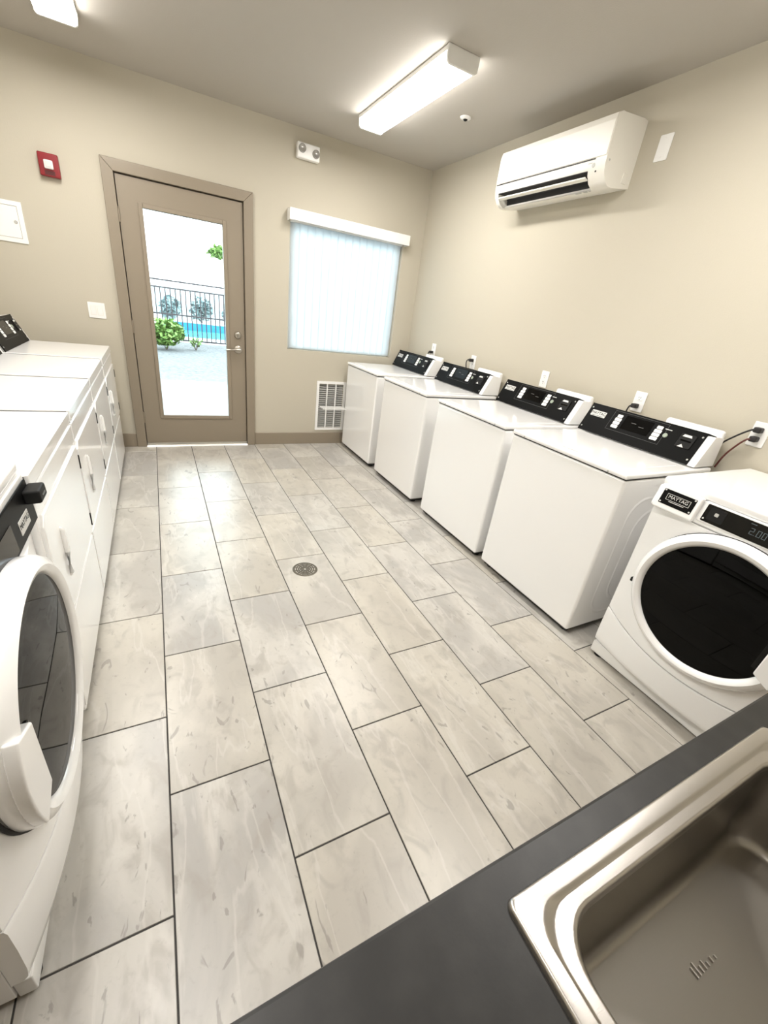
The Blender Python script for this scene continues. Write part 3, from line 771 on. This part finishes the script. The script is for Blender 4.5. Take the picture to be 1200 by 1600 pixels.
sw = thing('light_switch', 'white double rocker light switch beside the door', 'switch', (-.316, 0, 1.158))
F = frame_mtx((0, 0, 0), (1, 0, 0), (0, 0, 1))
b = bm_new(); plate(b, .117, .117, .006, .004, F, 0, 0, .002); obj('plate', b, 'wplastic', sw)
for u in (-.023, .023):
    b = bm_new(); ringplate(b, .039, .072, .003, .002, F @ Matrix.Translation((u, 0, .006))); obj('rocker_frame', b, 'cream', sw)
    b = bm_new(); prism(b, [(-.031, .0055), (-.031, .0075), (0, .0095), (.031, .012), (.031, .0055)], u - .016, u + .016, 'x', 0, 1, Matrix(((1, 0, 0, 0), (0, 0, -1, 0), (0, 1, 0, 0), (0, 0, 0, 1)))); obj('rocker', b, 'wplastic', sw)

al = thing('fire_alarm', 'small red fire alarm strobe high on the back wall', 'fire alarm', (-.463, 0, 2.067))
b = bm_new(); box(b, -.0585, .0585, -.045, 0, -.068, .068, .008, 3); obj('housing', b, 'red', al)
b = bm_new(); box(b, -.026, .026, -.066, -.043, -.026, .026, .008, 3); obj('strobe', b, 'strobe', al, label='clear square strobe lens')
b = bm_new(); box(b, -.016, .016, -.069, -.064, -.016, .016, .004, 2); obj('reflector', b, 'silver', al)
b = bm_new()
for k in range(5): box(b, -.03, .03, -.0462, -.0445, -.058 + k * .005, -.0555 + k * .005)
obj('sounder_grille', b, 'dark', al)

ep = thing('access_panel', 'white metal access panel with a small latch on the back wall', 'panel', (-.86, 0, 1.685))
b = bm_new(); ringplate(b, .37, .255, .028, .008, F); obj('frame', b, 'wplastic', ep)
b = bm_new(); box(b, -.154, .154, -.006, 0, -.097, .097, .0015, 1); obj('door', b, 'wplastic', ep)
b = bm_new(); lathe(b, [(0, .005), (.009, .005), (.011, 0)], 14, F @ Matrix.Translation((.135, .0, .006))); obj('latch', b, 'greyprint', ep)

em = thing('emergency_light', 'white emergency light with two round lamps above the window', 'emergency light', (1.39, 0, 2.575))
b = bm_new(); box(b, -.098, .098, -.055, 0, -.054, .054, .010, 3); obj('housing', b, 'wplastic', em)
for x, z in ((-.058, .012), (.062, -.004)):
    b = bm_new(); lathe(b, [(.0, .010), (.018, .012), (.026, .016), (.030, .014), (.031, 0)], 24, F @ Matrix.Translation((x, z, .053))); obj('lamp_head', b, 'lampglass', em)

vg = thing('vent_grille', 'white louvred air grille low on the back wall beside the washer', 'vent', (1.755, 0, .425))
b = bm_new(); ringplate(b, .336, .535, .026, .012, F); obj('frame', b, 'wplastic', vg)
for u in (-.05, .05):
    b = bm_new(); box(b, u - .006, u + .006, -.2425, .2425, .0, .010, 0, 1, F); obj('mullion', b, 'wplastic', vg)
s0 = None
for k in range(21):
    if s0 is None:
        b = bm_new(); prism(b, [(.0, -.006), (.003, -.007), (.022, .006), (.019, .007)], -.143, .143, 'x'); o = s0 = obj('slat', b, 'greyprint', vg, smooth=False)
    else: o = s0.copy(); COL.objects.link(o)
    o.location = (0, 0, -.228 + k * .0228)
b = bm_new()
for z in (.062, .115, .165): box(b, -.143, .143, .0, .008, z - .003, z + .003, 0, 1, F)
obj('cross_bar', b, 'wplastic', vg)
b = bm_new(); box(b, -.145, .145, .13, .14, -.245, .245); obj('duct_back', b, 'vent_back', vg)

sp = thing('sprinkler_head', 'small round white sprinkler head on the ceiling', 'sprinkler', (2.174, -1.174, H))
b = bm_new(); lathe(b, [(0, 0), (.040, 0), (.038, -.006), (.022, -.012), (0, -.012)], 24); obj('escutcheon', b, 'wplastic', sp)
b = bm_new(); lathe(b, [(0, -.011), (.016, -.012), (.014, -.015), (.008, -.020), (0, -.021)], 16); obj('deflector', b, 'charcoal', sp)

dr = thing('floor_drain', 'round bronze floor drain grate set in the tile', 'drain', (.756, -2.42, 0))
b = bm_new(); lathe(b, [(.060, .0015), (.070, .0025), (.074, .0), (.074, -.002), (.060, -.002)], 40, None, True); obj('rim', b, 'drain', dr)
b = bm_new(); lathe(b, [(0, -.0005), (.061, -.0005), (.061, -.0018), (0, -.0018)], 32); obj('well', b, 'dark', dr)
b = bm_new()
for r in (.012, .025, .038, .051):
    lathe(b, [(r - .0035, .0022), (r + .0035, .0022), (r + .0035, 0), (r - .0035, 0)], 32, None, True)
for k in range(12):
    box(b, .008, .061, -.0022, .0022, 0, .002, 0, 1, Matrix.Rotation(2 * pi * k / 12, 4, 'Z'))
obj('grate', b, 'drain', dr)

# ------------------------------------------------------------------ counter, cabinet, sink
CZ, CY = .870, -4.272
SX0, SX1, SY0, SY1 = .370, .955, -4.80, -4.307    # sink rim outer
ct = thing('countertop', 'dark charcoal laminate countertop around the steel sink', 'countertop', (0, 0, CZ))
b = bm_new()
cx0, cx1, cy0 = XL + .002, XR - .002, YF + .002
hx0, hx1, hy0, hy1 = SX0 + .012, SX1 - .012, SY0 + .012, SY1 - .012
th = .04
prism(b, [(hy1, -th), (hy1, 0), (CY - .004, 0), (CY - .0012, -.0012), (CY, -.004), (CY, -th)], cx0, cx1, 'x')
for x0, x1, y0, y1 in ((cx0, hx0, cy0, hy1), (hx1, cx1, cy0, hy1), (hx0, hx1, cy0, hy0)):
    box(b, x0, x1, y0, y1, -th, 0)
obj('slab', b, 'counter', ct, smooth=False)
bc = thing('base_cabinet', 'taupe base cabinet under the dark countertop', 'cabinet', (0, -4.6, 0))
b = bm_new(); KL, KR = XL + .004, XR - .004
for x in (KL, 0.02, 1.05, 1.85, KR - .018): box(b, x, x + .018, -.345, .28, .10, CZ - th)
box(b, KL, KR, -.345, -.33, .10, CZ - th); box(b, KL, KR, -.33, .28, .10, .118)
box(b, KL, KR, .262, .28, CZ - th - .05, CZ - th)
obj('carcass', b, 'cab', bc)
obj('toe_kick', box(bm_new(), KL, KR, .19, .205, 0, .10), 'charcoal', bc)
for x0, x1 in ((XL + .01, -.58), (-.57, .02), (.03, .53), (.54, 1.05), (1.06, 1.85), (1.86, XR - .01)):
    b = bm_new(); box(b, x0, x1, .281, .299, .12, CZ - th - .012, .003, 1); d = obj('door', b, 'cab', bc)
    b = bm_new(); xh = x1 - .05; tube(b, [(xh, .298, .60), (xh, .325, .60), (xh, .325, .72), (xh, .298, .72)], .005, 8); obj('handle', b, 'nickel', d)

# sink: stepped rim lofted down into a rounded bowl
sk = thing('sink', 'stainless steel drop-in sink set in the dark countertop', 'sink', (0, 0, CZ))
def rr(x0, x1, y0, y1, r, n=7):
    return rrect(x1 - x0, y1 - y0, r, n, (x0 + x1) / 2, (y0 + y1) / 2)
loops = [(0, .0, .010), (.001, .0042, .010), (.0028, .0060, .010), (.0045, .0064, .010), (.0185, .0060, .030), (.0205, .0048, .036), (.0230, .0018, .042),
         (.0250, .0012, .045), (.0355, .0012, .050), (.0385, .0002, .050), (.0408, -.0036, .050), (.0415, -.010, .050)]
TOT = .0415
bx0, bx1, by0, by1 = SX0 + TOT, SX1 - TOT, SY0 + .10, SY1 - TOT
b = bm_new(); rings = []
for k, (ins, z, r) in enumerate(loops):
    f = min(1, ins / TOT)
    x0, x1 = SX0 + (bx0 - SX0) * f, SX1 + (bx1 - SX1) * f
    y1 = SY1 + (by1 - SY1) * f
    fy = max(0, (f - .55) / .45) if f > .55 else 0
    y0 = SY0 + ins if f < .55 else SY0 + .030 + (by0 - SY0 - .030) * fy
    rings.append([b.verts.new((p[0], p[1], z)) for p in rr(x0, x1, y0, y1, r)])
n = len(rings[0])
for A, B_ in zip(rings, rings[1:]):
    for i in range(n): b.faces.new((A[i], A[(i + 1) % n], B_[(i + 1) % n], B_[i]))
bmesh.ops.recalc_face_normals(b, faces=b.faces)
rim = obj('rim', b, 'steel', sk, sharp=75)
b = bm_new(); rings = []
D = .165
for ins, z, r in ((0, -.010, .050), (.001, -.03, .050), (.005, -.08, .050), (.009, -.13, .050), (.012, -.150, .049), (.018, -.161, .044), (.028, -D, .036)):
    rings.append([b.verts.new((p[0], p[1], z)) for p in rr(bx0 + ins, bx1 - ins, by0 + ins, by1 - ins, r)])
for A, B_ in zip(rings, rings[1:]):
    for i in range(n): b.faces.new((A[i], A[(i + 1) % n], B_[(i + 1) % n], B_[i]))
# floor falling to the drain
dcx, dcy = (bx0 + bx1) / 2, (by0 + by1) / 2 - .02
dl = []
for p in rr(bx0 + .028, bx1 - .028, by0 + .028, by1 - .028, .036):
    a = atan2(p[1] - dcy, p[0] - dcx); dl.append(b.verts.new((dcx + .045 * cos(a), dcy + .045 * sin(a), -D - .006)))
for i in range(n): b.faces.new((rings[-1][i], rings[-1][(i + 1) % n], dl[(i + 1) % n], dl[i]))
b.faces.new(dl)
bmesh.ops.recalc_face_normals(b, faces=b.faces)
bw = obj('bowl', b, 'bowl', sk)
mk = [(.640, .011), (.646, .013), (.653, .007), (.660, .009), (.667, .005), (.676, .006), (.684, .004)]
b = bm_new()
for k, (x, h) in enumerate(mk):
    box(b, x - .0008, x + .0008, -4.440, -4.440 + h, -D - .006, -D + .0002, 0, 1)
obj('stamped_mark', b, 'steel', bw, smooth=False, kind='stuff')
b = bm_new(); lathe(b, [(.046, -.0), (.044, .003), (.036, .001), (.030, -.004), (0, -.004)], 32, Matrix.Translation((dcx, dcy, -D - .005))); obj('drain_flange', b, 'steel', sk)

# ------------------------------------------------------------------ outdoors
bm = bm_new(); box(bm, -6, 9, WT, 3.62, -.15, -.015); struct('patio', bm, 'concrete')
bm = bm_new(); box(bm, -10, 14, 3.62, 9.6, -.15, -.02); obj('gravel', bm, 'gravel', kind='stuff', smooth=False)
bm = bm_new(); box(bm, -14, 22, 9.6, 11.2, -.2, -.02); box(bm, -14, .42, 11.2, 15, -.2, -.02); box(bm, 9, 22, 11.2, 15, -.2, -.02); box(bm, -14, 22, 15, 40, -.2, -.02)
struct('pool_deck', bm, 'deck')
pl = thing('swimming_pool', 'blue swimming pool beyond the black fence', 'pool', (0, 0, 0))
obj('water', box(bm_new(), .42, 9, 11.2, 15, -.4, -.11), 'water', pl, smooth=False)
bm = bm_new(); box(bm, .42, 9, 14.96, 15.0, -.11, .16); obj('waterline_tile', bm, 'pooltile', pl, smooth=False)
bm = bm_new(); box(bm, .38, 9.04, 15.0, 15.3, -.02, .19, .02); obj('coping', bm, 'deck', pl)

fe = thing('iron_fence', 'dark metal picket fence with rails around the pool', 'fence', (0, 8.9, 0))
fx0, fx1 = -2.6, 5.0
for z, h in ((1.505, .04), (1.335, .035), (.72, .035), (.10, .04)):
    obj('rail', box(bm_new(), fx0, fx1, -.02, .02, z - h / 2, z + h / 2), 'bar', fe, smooth=False)
b0 = None; x = fx0 + .06
while x < fx1:
    if b0 is None:
        b = bm_new(); box(b, -.014, .014, -.014, .014, .10, 1.335); o = b0 = obj('picket', b, 'bar', fe, smooth=False)
    else: o = b0.copy(); COL.objects.link(o)
    o.location = (x, 0, 0); x += .118
for x in (fx0, .05, 2.7, fx1):
    obj('post', box(bm_new(), x - .03, x + .03, -.03, .03, -.02, 1.55), 'bar', fe, smooth=False)

def leafball(bm, c, rx, rz, n, size, seed):
    rnd = random.Random(seed)
    vs_, fs_ = [], []
    for _ in range(n):
        while True:
            p = Vector((rnd.uniform(-1, 1), rnd.uniform(-1, 1), rnd.uniform(-1, 1)))
            if .25 < p.length < 1: break
        q = Vector((c[0] + p.x * rx, c[1] + p.y * rx, c[2] + p.z * rz))
        m_ = Matrix.Rotation(rnd.uniform(0, 6.28), 3, 'Z') @ Matrix.Rotation(rnd.uniform(-1.2, 1.2), 3, 'X') @ Matrix.Rotation(rnd.uniform(0, 6.28), 3, 'Z')
        s = size * rnd.uniform(.6, 1.3)
        k = [q + m_ @ Vector(v) for v in ((-s * .45, 0, 0), (0, -s * .9, s * .12), (s * .45, 0, 0), (0, s * .9, s * .12))]
        vv = [bm.verts.new(v) for v in k]; bm.faces.new(vv[:3]); bm.faces.new((vv[0], vv[2], vv[3]))
    return bm
def shrub(name, label, cat, loc, r, h, n, size, m, seed, trunk=None, group=None):
    t = thing(name, label, cat, loc, 0, group)
    base = trunk or 0
    b = bm_new(); leafball(b, (0, 0, base + h / 2 + .06), r, h / 2 - .02, n, size, seed)
    leafball(b, (r * .5, r * .1, base + h * .65), r * .55, h * .32, n // 3, size, seed + 1); leafball(b, (-r * .45, 0, base + h * .5), r * .6, h * .36, n // 3, size, seed + 2)
    obj('foliage', b, m, t, smooth=False, kind='stuff')
    b = bm_new()
    if trunk: tube(b, [(0, 0, -.02), (.03, 0, trunk * .6), (0, .02, trunk + h * .5)], .07 if trunk > 1 else .012, 8)
    for k in range(6):
        a = k * 1.05; tube(b, [(0, 0, base * .9), (r * .4 * cos(a), r * .4 * sin(a), base + h * .4), (r * .7 * cos(a), r * .7 * sin(a), base + h * .75)], .03 if trunk and trunk > 1 else .006, 6)
    obj('stems', b, 'bark', t)
shrub('garden_bush', 'leafy green bush on the gravel before the fence', 'bush', (.30, 7.6, -.02), .42, .66, 800, .085, 'leaf', 3)
shrub('sprawling_plant', 'thin dark sprig beside the green bush', 'plant', (.98, 7.9, -.02), .16, .30, 60, .05, 'leaf', 8)
shrub('distant_tree', 'tree with bright green crown far beyond the pool', 'tree', (3.6, 20, -.02), .95, .62, 900, .14, 'leaf', 5, 2.75)
for i, (x, y, r, h) in enumerate(((.75, 17.2, .42, 1.0), (2.0, 17.6, .48, 1.1), (3.3, 17.4, .48, 1.05), (-.5, 17.5, .42, .9), (4.6, 17.6, .48, 1.0))):
    shrub('pool_shrub', ['grey green shrub behind the left end of the pool', 'grey green shrub behind the middle of the pool', 'grey green shrub behind the right part of the pool', 'grey green shrub left of the pool edge', 'grey green shrub past the lever handle'][i], 'shrub', (x, y, -.02), r, h, 300, .13, 'bluegreen', 20 + i, None, 'grey green shrubs behind the pool')
gw = thing('garden_wall', 'pale stucco garden wall behind the pool shrubs', 'garden wall', (0, 21.5, -.02))
obj('wall_panel', box(bm_new(), -8, 14, -.1, .1, 0, 1.35), 'stucco', gw, smooth=False)
obj('wall_cap', box(bm_new(), -8, 14, -.14, .14, 1.35, 1.42, .01), 'deck', gw)
